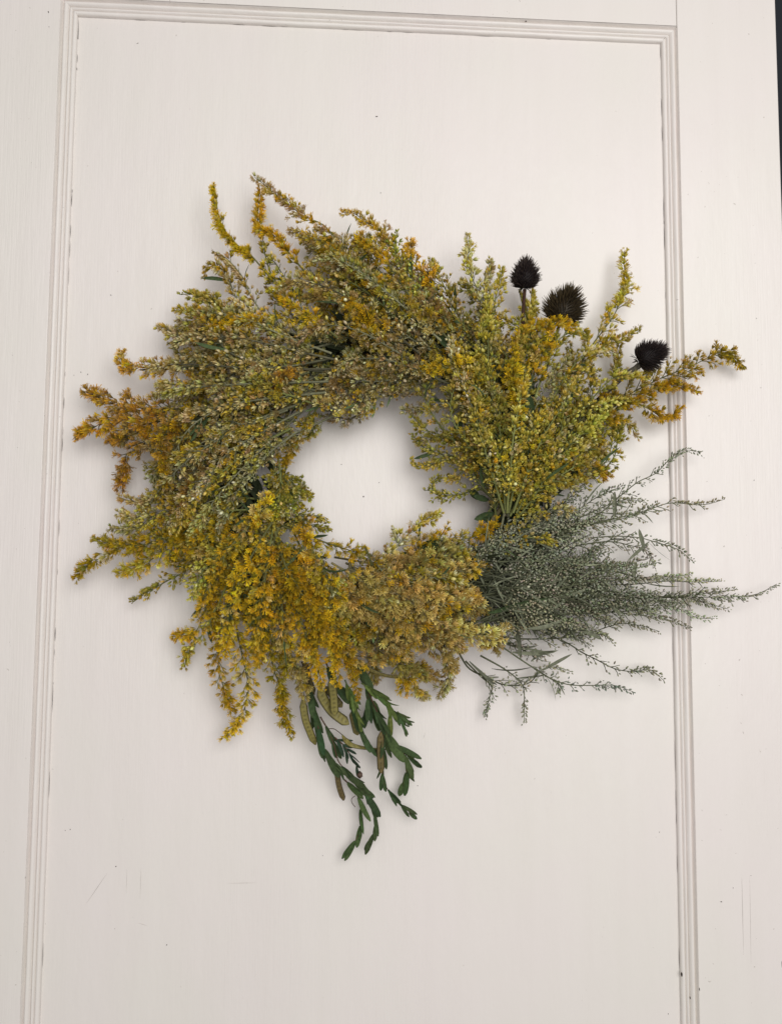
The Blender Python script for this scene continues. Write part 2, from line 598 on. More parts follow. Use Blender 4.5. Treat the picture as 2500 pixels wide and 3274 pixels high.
def add_florets(acc, pos, axis, size, sort, r, pal_bias=None):
    n = len(pos)
    if not n:
        return
    so = SORT[sort]
    axis = unit(axis)
    A = perp(axis)
    B = np.cross(axis, A)
    th = r.uniform(0, 2 * math.pi, n)
    A2 = A * np.cos(th)[:, None] + B * np.sin(th)[:, None]
    B2 = np.cross(axis, A2)
    Rm = np.stack([A2, B2, axis], -1) * size[:, None, None]
    Rm[:, :, :2] *= r.uniform(.85, 1.2, n)[:, None, None]
    ti = pick(so['tm'], n, r)
    if pal_bias is None:
        pi = pick(so['pal'], n, r)
    else:
        pi = np.where(r.random(n) < .72, pal_bias, pick(so['pal'], n, r))
    pals = np.array([PAL[p[0]] for p in so['pal']])
    jit = np.exp(r.normal(0, .13, (n, 1)) + r.normal(0, .05, (n, 3)))
    for k, (tn, _) in enumerate(so['tm']):
        for vi, (V, T, K) in enumerate(TM[tn]):
            m = np.where((ti == k) & (np.arange(n) % len(TM[tn]) == vi))[0]
            if not len(m):
                continue
            W = np.einsum('nij,vj->nvi', Rm[m], V) + pos[m][:, None]
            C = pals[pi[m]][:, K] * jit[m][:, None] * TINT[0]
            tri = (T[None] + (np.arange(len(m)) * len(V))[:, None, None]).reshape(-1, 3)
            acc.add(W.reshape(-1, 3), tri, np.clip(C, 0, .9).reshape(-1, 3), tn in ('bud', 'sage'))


def add_leaf(acc, base, d, nrm, ln, w, curl, col, r, fold=.25, seg=5, rnd=.7):
    """one blade with a folded midrib, curling towards its normal"""
    d, nrm = unit(d), unit(nrm - np.dot(nrm, unit(d)) * unit(d))
    side = np.cross(d, nrm)
    V, C = [], []
    p = np.array(base, float)
    for i in range(seg + 1):
        t = i / seg
        ww = w * (math.sin(math.pi * min(1, t * .93 + .05)) ** rnd) * (1 if t < 1 else (.15 if rnd > .5 else .7))
        a = curl * t
        dd = d * math.cos(a) + nrm * math.sin(a)
        nn = nrm * math.cos(a) - d * math.sin(a)
        if i:
            p = p + dd * ln / seg
        c = np.array(col) * (1 + r.normal(0, .06))
        V += [p - side * ww / 2 + nn * ww * fold, p, p + side * ww / 2 + nn * ww * fold]
        C += [c, c * 1.12, c]
    T = []
    for i in range(seg):
        b = i * 3
        T += [(b, b + 1, b + 4), (b, b + 4, b + 3), (b + 1, b + 2, b + 5), (b + 1, b + 5, b + 4)]
    acc.add(V, T, np.clip(np.array(C), 0, .9), True)


OUT = np.array([0., -1., 0.])          # from the door towards the room


def branch_path(p0, d0, bend, ln, n, r):
    d = unit(d0)
    p = [np.array(p0)]
    st = ln / (n - 1)
    for i in range(n - 1):
        d = unit(d + bend / (n - 1) + r.normal(0, .035, 3))
        q = p[-1] + d * st
        q[1] = min(q[1], -.0045)
        if q[0] > PWID or q[0] < 0:
            q[1] = min(q[1], -.0105)
        p.append(q)
    return np.array(p)


def dress(acc, path, sort, r, spacing, fsize, secund, start=0.0, bias=None, pedicel=.0016, taper=.35):
    """hangs florets along a twig; secund = the side they favour"""
    so = SORT[sort]
    L = curve_len(path)
    n = max(2, int(L * (1 - start) / spacing))
    u = start + (1 - start) * (np.arange(n) + r.uniform(0, .8, n)) / n
    s = np.linspace(0, 1, len(path))
    P = np.stack([np.interp(u, s, path[:, k]) for k in range(3)], 1)
    T = unit(np.stack([np.interp(u, s, tangents(path)[:, k]) for k in range(3)], 1))
    S = unit(secund - np.sum(T * secund, 1, keepdims=True) * T)
    B = np.cross(T, S)
    a = np.where(np.arange(n) % 2, .8, -.8) + r.normal(0, .32, n)
    out = S * np.cos(a)[:, None] + B * np.sin(a)[:, None]
    ax = unit(out * r.uniform(.5, .95, n)[:, None] + T * r.uniform(.4, 1.0, n)[:, None])
    ped = pedicel * r.uniform(.4, 1.6, n)
    pos = P + ax * ped[:, None]
    pos[:, 1] = np.minimum(pos[:, 1], np.where((pos[:, 0] > PWID) | (pos[:, 0] < 0), -.0090, -.0030))
    size = fsize * r.uniform(.62, 1.22, n) * (1 - taper * u ** 3)
    add_florets(acc, pos, ax, size, sort, r, bias)
    return P, pos


STATS = [0]


def sprig(name, pts, sort, hs, r, lmax=.030, nb=12, start=.25, ang=.44, spacing=.0017, fs=1.0, spike=.22, split=False, leaves=1,
          stem_r=.0011, side=None, lmin=.007, recurve=.5, flat=.55):
    """one flowering stem from its base to its tip; pts are tip -> base photo points, hs tip/mid/base heights above the panel"""
    pts = pts[::-1]
    k = len(pts)
    hh = np.interp(np.linspace(0, 1, k), [0, .5, 1], hs[::-1])
    path3 = spline([at(x, y, h) for (x, y), h in zip(pts, hh)], 40)
    so = SORT[sort]
    split = split and STATS[0] + nb <= 300
    TINT[0] = np.exp(r.normal(-.06, .18) + r.normal(0, 1, 3) * [.045, .03, .09])
    L = curve_len(path3)
    st = Acc()
    scol = np.array(so['stem']) * .62 * math.exp(r.normal(0, .2))
    st.tube(path3, np.linspace(stem_r, stem_r * .28, 40), scol, 5)
    T = tangents(path3)
    fsize = so['size'] * fs
    for _ in range(leaves):
        i = int(r.uniform(.05, .75) * 39)
        nrm = unit(r.normal(0, 1, 3) + OUT)
        d = unit(T[i] + .8 * unit(np.cross(T[i], nrm)) * r.choice([-1, 1]))
        c = np.array([.075, .11, .045]) * math.exp(r.normal(0, .3)) if sort != 'sage' else np.array([.13, .14, .092]) * math.exp(r.normal(0, .3))
        add_leaf(st, path3[i], d, nrm, r.uniform(.014, .032), r.uniform(.0018, .0036) * (.6 if sort == 'sage' else 1), r.normal(.3, .7), c, r)
    # terminal spike
    tops = []
    flo = Acc()
    bias = int(pick(so['pal'], 1, r)[0])
    i0 = int((1 - spike) * 39)
    dress(flo, path3[i0:], sort, r, spacing * .55, fsize, unit(OUT + r.normal(0, .6, 3)), 0, bias)
    us = start + (1 - start - spike * .35) * (np.arange(nb) + r.uniform(0, .7, nb)) / nb
    sgn = 1
    objs = []
    for u in us:
        i = min(38, int(u * 39))
        v = (u - start) / (1 - start)
        ln = max(lmin, lmax * (1 - v) ** .75 * min(1, .45 + v * 2.2)) * r.uniform(.7, 1.2)
        sgn = -sgn
        lat = unit(np.cross(T[i], OUT))
        if side is not None:
            sg = side if r.random() < .8 else -side
        else:
            sg = sgn
        N = unit(lat * sg * flat * 2 + OUT * r.normal(.15, .38) + r.normal(0, .12, 3))
        N = unit(N - np.dot(N, T[i]) * T[i])
        a = ang * r.uniform(.7, 1.25)
        d0 = T[i] * math.cos(a) + N * math.sin(a)
        bp = branch_path(path3[i], d0, (N * .6 - T[i] * .4) * recurve * r.uniform(0, 2.2) + np.array([0, 0, -.15]), ln, 7, r)
        b = Acc() if split else None
        tgt = b if split else flo
        (tgt if split else st).tube(bp, np.linspace(.00055, .00028, 7), scol * 1.3, 3)
        bias = int(pick(so['pal'], 1, r)[0])
        dress(tgt, bp, sort, r, spacing, fsize, unit(OUT * .8 + T[i] * .6 + r.normal(0, .35, 3)), .12, bias)
        if split:
            objs.append(b)
    o = part(st, name, M_STEM)
    if split:
        part(flo, 'flower_spike', M_FLOR, o)
        for b in objs:
            part(b, 'flower_branch', M_FLOR, o)
        STATS[0] += len(objs)
    else:
        part(flo, 'flower_spray', M_FLOR, o, 'stuff')
    return o


# ---- ring of bound twigs that carries everything
ring = Acc()
for k in range(7):
    a = np.linspace(0, 2 * math.pi, 90)
    rr = 452 + 22 * np.sin(a * 3 + k * 1.7) + RNG.uniform(-30, 30)
    h = .016 + .008 * np.sin(a * 4 + k * 2.3)
    ring.tube(np.array([at(1225 + r_ * math.cos(t) * 1.04, 1515 + r_ * math.sin(t) * .95, hh) for t, r_, hh in zip(a, rr, h)]), .0021, (.055, .042, .028), 6)
part(ring, 'twig_ring', M_STEM)


# ---- bunches that fill the body: (base, spread, tip arc points, sorts, count, heights)
def bunch(base, bs, tips, ts, sorts, n, h_base, h_mid, h_tip, seed, lmax=.0165, nb=20, curve=34, **kw):
    r = np.random.default_rng(seed)
    tips = np.array(tips, float)
    q = spline(np.hstack([tips, np.zeros((len(tips), 1))]), 60)[:, :2]
    n = int(round(n * .70))
    bsgn = r.choice([-1, 1])
    for i in range(n):
        b = np.array(base) + r.normal(0, bs, 2)
        t = q[int((i + r.uniform(0, 1)) / n * 59)] + r.normal(0, ts, 2)
        # some tips stop short so the body is covered along its whole length
        f = r.choice([1.0, .86, .70, .55])
        t = b + (t - b) * f
        d = t - b
        nv = np.array([-d[1], d[0]]) / (np.linalg.norm(d) + 1)
        c = r.normal(0, curve) + bsgn * 45
        pts = [t, b + d * .68 + nv * c, b + d * .35 + nv * c * .8, b]
        hb, hm, ht = (h_base * r.uniform(.6, 1.2), h_mid * r.uniform(.40, 1.35), h_tip * r.uniform(.40, 1.5))
        s = r.choice([x[0] for x in sorts], p=[x[1] for x in sorts])
        kk = dict(start=r.uniform(.06, .28), ang=.62, lmin=.008)
        kk.update(kw)
        sprig('goldenrod_sprig', [tuple(x) for x in pts], s, (ht, hm, hb), r, lmax=lmax * r.uniform(.75, 1.2), nb=int(nb * r.uniform(.8, 1.2)), **kk)


CRE = (('cream', .80), ('brown', .06), ('olive', .14))
MIX = (('cream', .38), ('olive', .26), ('brown', .06), ('pale', .30))
OLI = (('olive', .82), ('cream', .14), ('gold', .04))
GLD = (('gold', .84), ('olive', .16))
TAN = (('tan', .82), ('gold', .08), ('cream', .10))

bunch((1470, 1110), 45, [(960, 800), (1060, 760), (1180, 790), (1290, 840), (1390, 920)], 30, MIX, 17, .030, .055, .040, 21)
bunch((1380, 1180), 40, [(850, 1000), (880, 900), (980, 830), (1100, 850)], 30, CRE, 13, .040, .065, .050, 22)
bunch((1390, 1200), 30, [(1040, 1195), (1070, 1130), (1130, 1070)], 25, CRE, 9, .030, .055, .045, 23)
bunch((1090, 1150), 35, [(700, 930), (620, 990), (560, 1070), (500, 1170), (480, 1230)], 25, CRE, 20, .035, .055, .035, 24)
bunch((1030, 1250), 40, [(520, 1290), (500, 1390), (490, 1480), (530, 1600)], 25, (('cream', .8), ('olive', .2)), 18, .040, .062, .038, 25)
bunch((950, 1350), 35, [(640, 1530), (560, 1640), (600, 1700), (680, 1740)], 30, (('cream', .5), ('olive', .4), ('brown', .1)), 15, .035, .055, .040, 26)
bunch((880, 1480), 25, [(880, 1700), (800, 1750), (700, 1790)], 30, (('olive', .7), ('cream', .3)), 10, .030, .050, .040, 27)
bunch((830, 1640), 35, [(430, 1780), (520, 1740), (600, 1850), (680, 1960)], 25, (('olive', .55), ('gold', .45)), 10, .030, .050, .030, 28)
bunch((860, 1690), 40, [(680, 2030), (720, 2130), (800, 2150), (880, 2160), (960, 2170)], 25, GLD, 18, .040, .060, .035, 29)
bunch((900, 1720), 40, [(930, 2080), (1020, 2130), (1080, 2160), (1060, 2060), (1040, 1960)], 16, GLD, 13, .050, .072, .050, 30)
bunch((1090, 1820), 35, [(1190, 2070), (1250, 2110), (1330, 2130), (1420, 2110), (1470, 2050)], 25, TAN, 18, .040, .060, .035, 31)
bunch((1090, 1810), 35, [(1460, 2060), (1520, 2000), (1500, 1900), (1440, 1850), (1330, 1800)], 25, TAN, 16, .040, .062, .045, 32)
bunch((1600, 1640), 25, [(1480, 1330), (1570, 1230), (1650, 1180), (1760, 1220), (1850, 1290)], 30, OLI, 20, .035, .060, .045, 33)
bunch((1630, 1650), 28, [(1790, 1130), (1880, 1170), (1960, 1260), (1900, 1370), (1880, 1480), (1830, 1540)], 25, OLI, 20, .035, .055, .035, 34)
bunch((1590, 1500), 35, [(1400, 1120), (1480, 1010), (1580, 980), (1680, 1040), (1760, 1080)], 30, OLI, 16, .035, .060, .045, 35)
bunch((1570, 1330), 35, [(1430, 1230), (1400, 1150), (1440, 1050), (1500, 960)], 30, (('olive', .6), ('cream', .25), ('gold', .15)), 10, .035, .055, .045, 36)

bunch((1200, 1190), 30, [(850, 1290), (900, 1300), (960, 1290), (1010, 1250)], 25, CRE, 9, .035, .055, .045, 37)
bunch((1280, 1880), 40, [(1500, 1720), (1560, 1760), (1560, 1840), (1540, 1930), (1560, 2000)], 20, TAN, 12, .035, .050, .035, 38)
bunch((1150, 1000), 60, [(760, 900), (840, 850), (930, 800), (1000, 760)], 30, MIX, 10, .030, .045, .035, 39)
bunch((800, 1250), 60, [(560, 1150), (500, 1250), (520, 1420), (560, 1540)], 30, CRE, 10, .030, .045, .035, 40)

bunch((700, 1440), 50, [(450, 1440), (430, 1530), (440, 1620), (440, 1700)], 25, CRE, 10, .030, .045, .030, 41)
bunch((760, 1640), 40, [(400, 1770), (460, 1740), (470, 1800), (560, 1830)], 25, (('olive', .5), ('gold', .3), ('cream', .2)), 8, .030, .040, .028, 42)
bunch((1120, 950), 50, [(900, 700), (1000, 700), (1100, 720), (1190, 760)], 20, (('pale', .7), ('cream', .3)), 8, .035, .045, .035, 43)
bunch((780, 1120), 50, [(620, 900), (560, 960), (520, 1040), (480, 1110)], 25, CRE, 8, .030, .042, .030, 44)

bunch((1700, 1480), 35, [(1830, 1080), (1920, 1060), (1990, 1100), (2050, 1180), (2080, 1260), (2000, 1340)], 22, (('olive', .85), ('pale', .15)), 15, .035, .040, .026, 45)
bunch((1560, 1250), 40, [(1440, 960), (1500, 900), (1570, 920), (1640, 980)], 22, (('olive', .6), ('cream', .4)), 9, .035, .045, .035, 46)

# foliage low between the bound stems, coloured darker to paint shade into the gaps
fol = Acc()
RF = np.random.default_rng(31)
for k in range(800):
    t = RF.uniform(0, 2 * math.pi)
    rr = 450 + RF.normal(0, 36)
    x, y = 1225 + rr * math.cos(t) * 1.04, 1515 + rr * math.sin(t) * .95
    d = np.array([math.sin(t), RF.normal(0, .3), math.cos(t)]) + RF.normal(0, .45, 3)
    add_leaf(fol, at(x, y, RF.uniform(.006, .034)), d, unit(OUT + RF.normal(0, .5, 3)), RF.uniform(.02, .045), RF.uniform(.0035, .007), RF.normal(.1, .5),
             np.array([.030, .038, .018]) * math.exp(RF.normal(0, .35)), RF, .2, 4)
part(fol, 'foliage', M_STEM, None, 'stuff')

# ---- stems one can follow in the photograph (tip -> base)
RS = np.random.default_rng(77)


def S(pts, sort, hs, **kw):
    return sprig('goldenrod_sprig', pts, sort, tuple(x / 1000 for x in hs), RS, **kw)


SPK = dict(lmax=.010, lmin=.005, nb=12, spike=.5, spacing=.0013, leaves=0)
# top
S([(687, 599), (700, 688), (721, 738), (754, 780), (800, 813), (900, 930), (1010, 1060)], 'gold', (28, 35, 40), split=True, start=.15, **SPK)
S([(831, 605), (825, 667), (829, 730), (867, 747), (900, 780), (1000, 900), (1100, 1030)], 'gold', (22, 32, 40), split=True, start=.2, **SPK)
S([(815, 567), (842, 588), (900, 636), (975, 692), (1037, 722), (1090, 790), (1180, 950), (1320, 1090)], 'pale', (30, 45, 45), split=True, start=.3, lmax=.020, nb=20, spike=.3, side=-1)
S([(1096, 679), (1133, 683), (1167, 708), (1212, 733), (1250, 800), (1320, 930), (1400, 1080)], 'pale', (35, 48, 45), split=True, start=.3, lmax=.018, nb=16, spike=.4)
S([(1271, 742), (1262, 790), (1283, 850), (1321, 907), (1367, 978), (1450, 1090)], 'bud', (45, 55, 50), lmax=.022, nb=14, start=.3)
S([(1306, 773), (1308, 817), (1333, 850), (1371, 892), (1480, 1060)], 'gold', (40, 48, 45), start=.4, lmax=.014, nb=12)
S([(1375, 838), (1404, 883), (1440, 960), (1500, 1080)], 'olive', (35, 45, 45), start=.35, lmax=.016)
S([(1095, 960), (1130, 990), (1165, 1020), (1190, 1040), (1260, 1100)], 'gold', (72, 75, 60), start=.1, lmax=.018, nb=12, split=True, spike=.5)
S([(1190, 1000), (1175, 1030), (1160, 1065), (1250, 1120)], 'gold', (74, 74, 60), start=.1, lmax=.010, nb=8, spike=.6)
S([(1340, 1180), (1400, 1170), (1450, 1180), (1500, 1220), (1560, 1330)], 'gold', (62, 66, 50), start=.15, lmax=.020, nb=14)
S([(905, 950), (930, 960), (980, 1000), (1080, 1080)], 'gold', (55, 60, 55), start=.2, lmax=.014)
S([(860, 830), (880, 840), (905, 880), (960, 960)], 'bud', (25, 35, 40), start=.15, lmax=.012, nb=8)
S([(840, 770), (850, 820), (870, 880), (930, 970)], 'bud', (20, 30, 40), start=.15, lmax=.014, nb=10)
# upper right
S([(1494, 756), (1496, 796), (1496, 837), (1508, 887), (1533, 950), (1560, 1100), (1600, 1400)], 'cream', (30, 42, 40), split=True, start=.4, lmax=.020, nb=20)
S([(1565, 833), (1560, 880), (1546, 940), (1545, 1030), (1590, 1300)], 'cream', (26, 40, 40), start=.4, lmax=.014, nb=12)
S([(1604, 858), (1600, 908), (1583, 958), (1580, 1100), (1600, 1300)], 'olive', (28, 42, 40), start=.35, lmax=.018, nb=14)
S([(1700, 930), (1695, 990), (1680, 1040), (1660, 1150), (1640, 1400)], 'olive', (22, 35, 40), start=.45, lmax=.012, nb=12)
S([(1745, 1035), (1700, 1045), (1670, 1080), (1650, 1170), (1630, 1400)], 'gold', (45, 52, 45), start=.4, lmax=.016, nb=12, split=True)
S([(1830, 1045), (1790, 1030), (1750, 1060), (1720, 1150), (1650, 1400)], 'gold', (62, 60, 45), start=.4, lmax=.018, nb=14)
S([(1640, 1110), (1640, 1150), (1635, 1200), (1650, 1300), (1640, 1500)], 'gold', (68, 68, 50), start=.3, lmax=.012, nb=12, split=True, spike=.5)
S([(1996, 804), (1994, 854), (2004, 908), (1990, 945), (1962, 1008), (1925, 1060), (1862, 1150), (1740, 1380), (1630, 1620)], 'pale', (18, 28, 35), split=True, start=.42, lmax=.028, nb=22, spike=.22)
S([(2040, 1060), (1990, 1085), (1930, 1110), (1860, 1190), (1720, 1430), (1640, 1620)], 'olive', (24, 32, 35), split=True, start=.42, lmax=.024, nb=16)
S([(2377, 1169), (2354, 1150), (2317, 1125), (2275, 1137), (2217, 1167), (2154, 1192), (2071, 1229), (1967, 1292), (1800, 1450), (1650, 1640)], 'gold', (20, 30, 38), split=True, start=.36, lmax=.032, nb=30, spike=.12, flat=.9)
S([(2225, 1248), (2190, 1240), (2130, 1235), (2050, 1260), (1900, 1370), (1700, 1590)], 'gold', (22, 30, 35), split=True, start=.45, lmax=.016, nb=12)
S([(2167, 1304), (2150, 1325), (2108, 1329), (2067, 1304), (2008, 1292), (1900, 1370), (1700, 1600)], 'gold', (16, 24, 35), split=True, start=.5, lmax=.012, nb=12, spike=.2)
S([(2037, 1400), (2017, 1367), (1983, 1346), (1920, 1370), (1820, 1460), (1700, 1610)], 'olive', (18, 26, 35), start=.4, lmax=.018, nb=14)
S([(1940, 1528), (1910, 1503), (1881, 1501), (1800, 1540), (1680, 1640)], 'gold', (20, 28, 35), start=.4, lmax=.012, nb=12, split=True)
S([(1929, 1454), (1890, 1450), (1820, 1500), (1680, 1640)], 'gold', (25, 30, 35), start=.35, lmax=.016, nb=12)
S([(2000, 1280), (1940, 1290), (1870, 1330), (1760, 1460), (1660, 1630)], 'bud', (40, 48, 45), start=.35, lmax=.022, nb=16)
S([(1660, 1560), (1690, 1500), (1700, 1420), (1650, 1640)], 'gold', (48, 52, 45), start=.1, lmax=.012, nb=12)
S([(1740, 1300), (1700, 1380), (1660, 1480), (1625, 1640)], 'olive', (60, 62, 50), start=.25, lmax=.026, nb=14, split=True)
S([(1590, 1240), (1595, 1320), (1600, 1420), (1615, 1630)], 'olive', (62, 66, 50), start=.25, lmax=.026, nb=14, split=True)
S([(1800, 1380), (1750, 1440), (1690, 1530), (1630, 1650)], 'olive', (52, 58, 45), start=.25, lmax=.024, nb=14)
S([(1880, 1075), (1850, 1062), (1800, 1075), (1760, 1130), (1700, 1300)], 'olive', (55, 55, 45), start=.3, lmax=.022, nb=14)
S([(1760, 1130), (1750, 1090), (1725, 1100), (1700, 1180), (1660, 1400)], 'olive', (45, 50, 45), start=.3, lmax=.024, nb=14)
S([(1960, 1130), (1900, 1120), (1850, 1150), (1780, 1250), (1680, 1450)], 'olive', (36, 44, 42), start=.3, lmax=.026, nb=14)
S([(2065, 1212), (2010, 1203), (1950, 1215), (1880, 1290), (1720, 1480)], 'olive', (50, 50, 42), start=.25, lmax=.022, nb=14)
# upper left
S([(692, 805), (729, 830), (775, 884), (804, 947), (860, 1020), (980, 1090)], 'cream', (25, 35, 40), split=True, start=.2, lmax=.012, nb=14, spike=.35)
S([(655, 882), (665, 858), (690, 850), (712, 862), (737, 905), (767, 967), (880, 1080)], 'cream', (25, 35, 40), split=True, start=.2, lmax=.010, nb=14, spike=.4)
S([(575, 942), (621, 942), (679, 963), (729, 984), (800, 1020), (930, 1090)], 'bud', (22, 32, 40), start=.2, lmax=.011, nb=14, spike=.4, split=True)
S([(562, 992), (608, 997), (650, 1017), (750, 1060), (880, 1110)], 'olive', (25, 35, 40), start=.2, lmax=.014, nb=14)
S([(508, 1047), (546, 1063), (600, 1090), (700, 1120), (850, 1140)], 'cream', (25, 35, 40), start=.2, lmax=.016, nb=14)
S([(690, 1035), (740, 1040), (800, 1030), (870, 1010), (990, 1040)], 'gold', (58, 62, 55), start=.1, lmax=.010, nb=14, spike=.5)
S([(392, 1128), (388, 1150), (410, 1178), (440, 1172), (520, 1180), (650, 1170), (850, 1160)], 'rust', (22, 32, 40), split=True, start=.45, lmax=.016, nb=12)
S([(930, 1180), (900, 1210), (850, 1235), (990, 1190)], 'rust', (66, 66, 60), start=.05, lmax=.012, nb=10)
# left
S([(279, 1252), (310, 1268), (346, 1279), (408, 1296), (492, 1308), (640, 1300), (850, 1260)], 'rust', (20, 32, 40), split=True, start=.45, lmax=.022, nb=16, fs=1.15, spike=.15)
S([(250, 1402), (270, 1385), (296, 1371), (337, 1346), (387, 1335), (492, 1342), (650, 1330), (850, 1290)], 'rust', (20, 32, 40), split=True, start=.48, lmax=.024, nb=18, fs=1.15, spike=.12)
S([(354, 1421), (390, 1405), (433, 1387), (500, 1350), (680, 1320)], 'rust', (22, 30, 38), split=True, start=.4, lmax=.018, nb=12, fs=1.1)
S([(385, 1565), (400, 1500), (405, 1455), (433, 1440), (492, 1400), (650, 1340)], 'rust', (18, 26, 38), start=.35, lmax=.012, nb=12, fs=1.1)
S([(533, 1550), (518, 1500), (512, 1440), (530, 1385), (600, 1350), (720, 1310)], 'rust', (56, 58, 45), start=.3, lmax=.010, nb=16, spike=.6, split=True, fs=1.0)
S([(383, 1592), (450, 1605), (540, 1590), (700, 1500), (850, 1400)], 'brown', (20, 32, 40), start=.15, lmax=.030, nb=20)
S([(383, 1642), (433, 1654), (540, 1640), (720, 1540)], 'cream', (22, 34, 40), start=.15, lmax=.030, nb=20)
S([(358, 1687), (400, 1690), (500, 1680), (680, 1600), (820, 1500)], 'olive', (20, 32, 38), start=.15, lmax=.030, nb=20)
S([(246, 1848), (271, 1817), (317, 1787), (387, 1750), (492, 1733), (640, 1670), (800, 1570)], 'gold', (18, 28, 38), split=True, start=.3, lmax=.022, nb=20, spike=.15)
S([(300, 1725), (360, 1740), (440, 1745), (560, 1710), (760, 1610)], 'gold', (24, 34, 40), start=.35, lmax=.020, nb=14)
S([(380, 1835), (430, 1815), (500, 1780), (620, 1700), (780, 1610)], 'gold', (22, 30, 38), start=.3, lmax=.020, nb=14)
S([(424, 1927), (470, 1895), (530, 1860), (610, 1815), (720, 1720), (820, 1630)], 'bud', (14, 22, 35), start=.25, lmax=.020, nb=16, flat=.9)
S([(860, 1590), (835, 1640), (830, 1690), (850, 1720)], 'gold', (62, 62, 55), start=.1, lmax=.014, nb=12)
S([(560, 1480), (640, 1420), (720, 1380), (850, 1330), (960, 1290)], 'cream', (64, 66, 55), start=.15, lmax=.020, nb=18, split=True)
S([(620, 1600), (680, 1510), (740, 1440), (860, 1370), (970, 1310)], 'cream', (62, 66, 55), start=.15, lmax=.020, nb=18, split=True)
# inner edge, left and bottom
S([(989, 1584), (968, 1572), (935, 1572), (890, 1590), (820, 1640)], 'olive', (30, 36, 40), start=.15, lmax=.010, nb=10)
S([(1058, 1690), (1020, 1685), (960, 1672), (890, 1640), (830, 1600)], 'bud', (28, 36, 40), start=.2, lmax=.014, nb=12)
S([(1043, 1655), (1000, 1650), (940, 1650), (870, 1620)], 'bud', (26, 34, 40), start=.2, lmax=.010, nb=10)
S([(1175, 1779), (1125, 1762), (1075, 1746), (1000, 1720), (900, 1680)], 'gold', (35, 42, 45), start=.2, lmax=.011, nb=14, side=1)
S([(905, 1480), (930, 1440), (960, 1390), (985, 1330), (1020, 1260)], 'gold', (38, 44, 45), start=.25, lmax=.012, nb=14)
S([(990, 1400), (1000, 1370), (1000, 1330), (1030, 1280)], 'olive', (30, 36, 40), start=.25, lmax=.012, nb=10)
S([(1110, 1240), (1150, 1248), (1220, 1240), (1300, 1215), (1400, 1195)], 'tan', (40, 44, 45), start=.1, lmax=.012, nb=14, fs=.85)
S([(1230, 1268), (1270, 1260), (1330, 1245), (1430, 1215)], 'cream', (40, 44, 45), start=.1, lmax=.012, nb=12)
# bottom left
S([(556, 2035), (590, 2033), (630, 2015), (660, 1940), (720, 1790), (790, 1680)], 'gold', (16, 30, 40), split=True, start=.35, lmax=.012, nb=12)
S([(592, 2133), (600, 2080), (640, 2042), (690, 1950), (760, 1790)], 'olive', (14, 26, 40), start=.35, lmax=.010, nb=12)
S([(719, 2358), (750, 2317), (775, 2283), (795, 2200), (771, 2075), (758, 1990), (790, 1830), (840, 1680)], 'gold', (16, 32, 45), split=True, start=.4, lmax=.020, nb=20, spike=.15)
S([(742, 2275), (717, 2200), (700, 2140), (705, 2020), (760, 1830)], 'gold', (18, 30, 42), split=True, start=.35, lmax=.016, nb=14)
S([(933, 2350), (908, 2283), (900, 2200), (875, 2137), (850, 1980), (850, 1780)], 'gold', (20, 34, 45), split=True, start=.4, lmax=.014, nb=16, spike=.3)
S([(975, 2232), (950, 2137), (905, 2033), (880, 1900), (860, 1740)], 'tan', (38, 55, 50), start=.35, lmax=.016, nb=16, fs=.95)
S([(1030, 2195), (1012, 2117), (979, 2033), (930, 1900), (880, 1750)], 'gold', (52, 62, 55), split=True, start=.35, lmax=.016, nb=18, spike=.35)
S([(1142, 2228), (1117, 2117), (1083, 2033), (1021, 1958), (930, 1860), (850, 1720)], 'gold', (58, 74, 60), split=True, start=.35, lmax=.018, nb=22, spike=.35)
S([(1083, 2182), (1075, 2096), (1050, 2020), (960, 1880), (880, 1730)], 'gold', (62, 74, 58), start=.4, lmax=.014, nb=16, spike=.35)
# bottom centre
S([(1590, 1671), (1529, 1712), (1446, 1729), (1404, 1725), (1342, 1767), (1250, 1810), (1130, 1850)], 'gold', (38, 38, 40), split=True, start=.3, lmax=.018, nb=18, spike=.2)
S([(1500, 1765), (1460, 1760), (1400, 1790), (1300, 1830), (1150, 1860)], 'tan', (42, 45, 42), start=.3, lmax=.016, nb=14)
S([(1404, 1640), (1342, 1671), (1300, 1717), (1246, 1767), (1180, 1830), (1100, 1880)], 'cream', (34, 40, 42), split=True, start=.2, lmax=.016, nb=16, fs=1.1)
S([(1265, 1692), (1270, 1725), (1255, 1775), (1200, 1850)], 'cream', (30, 36, 40), start=.1, lmax=.010, nb=8)
S([(1621, 2008), (1590, 2025), (1530, 2030), (1467, 2017), (1370, 1985), (1200, 1900)], 'tan', (40, 48, 48), split=True, start=.35, lmax=.020, nb=16)
S([(1590, 2085), (1575, 2050), (1520, 2030), (1400, 1990), (1250, 1920)], 'tan', (34, 44, 45), start=.4, lmax=.016, nb=14)
S([(1458, 2142), (1425, 2100), (1370, 2050), (1280, 1980), (1180, 1920)], 'tan', (30, 44, 45), start=.3, lmax=.018, nb=16)
S([(1367, 2225), (1340, 2210), (1318, 2175), (1300, 2110), (1250, 2010), (1150, 1900)], 'tan', (18, 34, 45), split=True, start=.35, lmax=.014, nb=14)
S([(1296, 2208), (1290, 2150), (1270, 2080), (1200, 1960)], 'gold', (20, 34, 45), start=.35, lmax=.012, nb=12)
S([(1404, 2221), (1429, 2175), (1435, 2120), (1400, 2040), (1300, 1960)], 'brown', (16, 30, 42), start=.55, lmax=.011, nb=8, fs=1.1)
S([(1196, 2175), (1195, 2120), (1180, 2040), (1120, 1900)], 'tan', (20, 34, 45), start=.4, lmax=.012, nb=10)
S([(1480, 1870), (1430, 1850), (1340, 1850), (1200, 1880)], 'cream', (64, 66, 50), start=.2, lmax=.020, nb=14, fs=1.1)
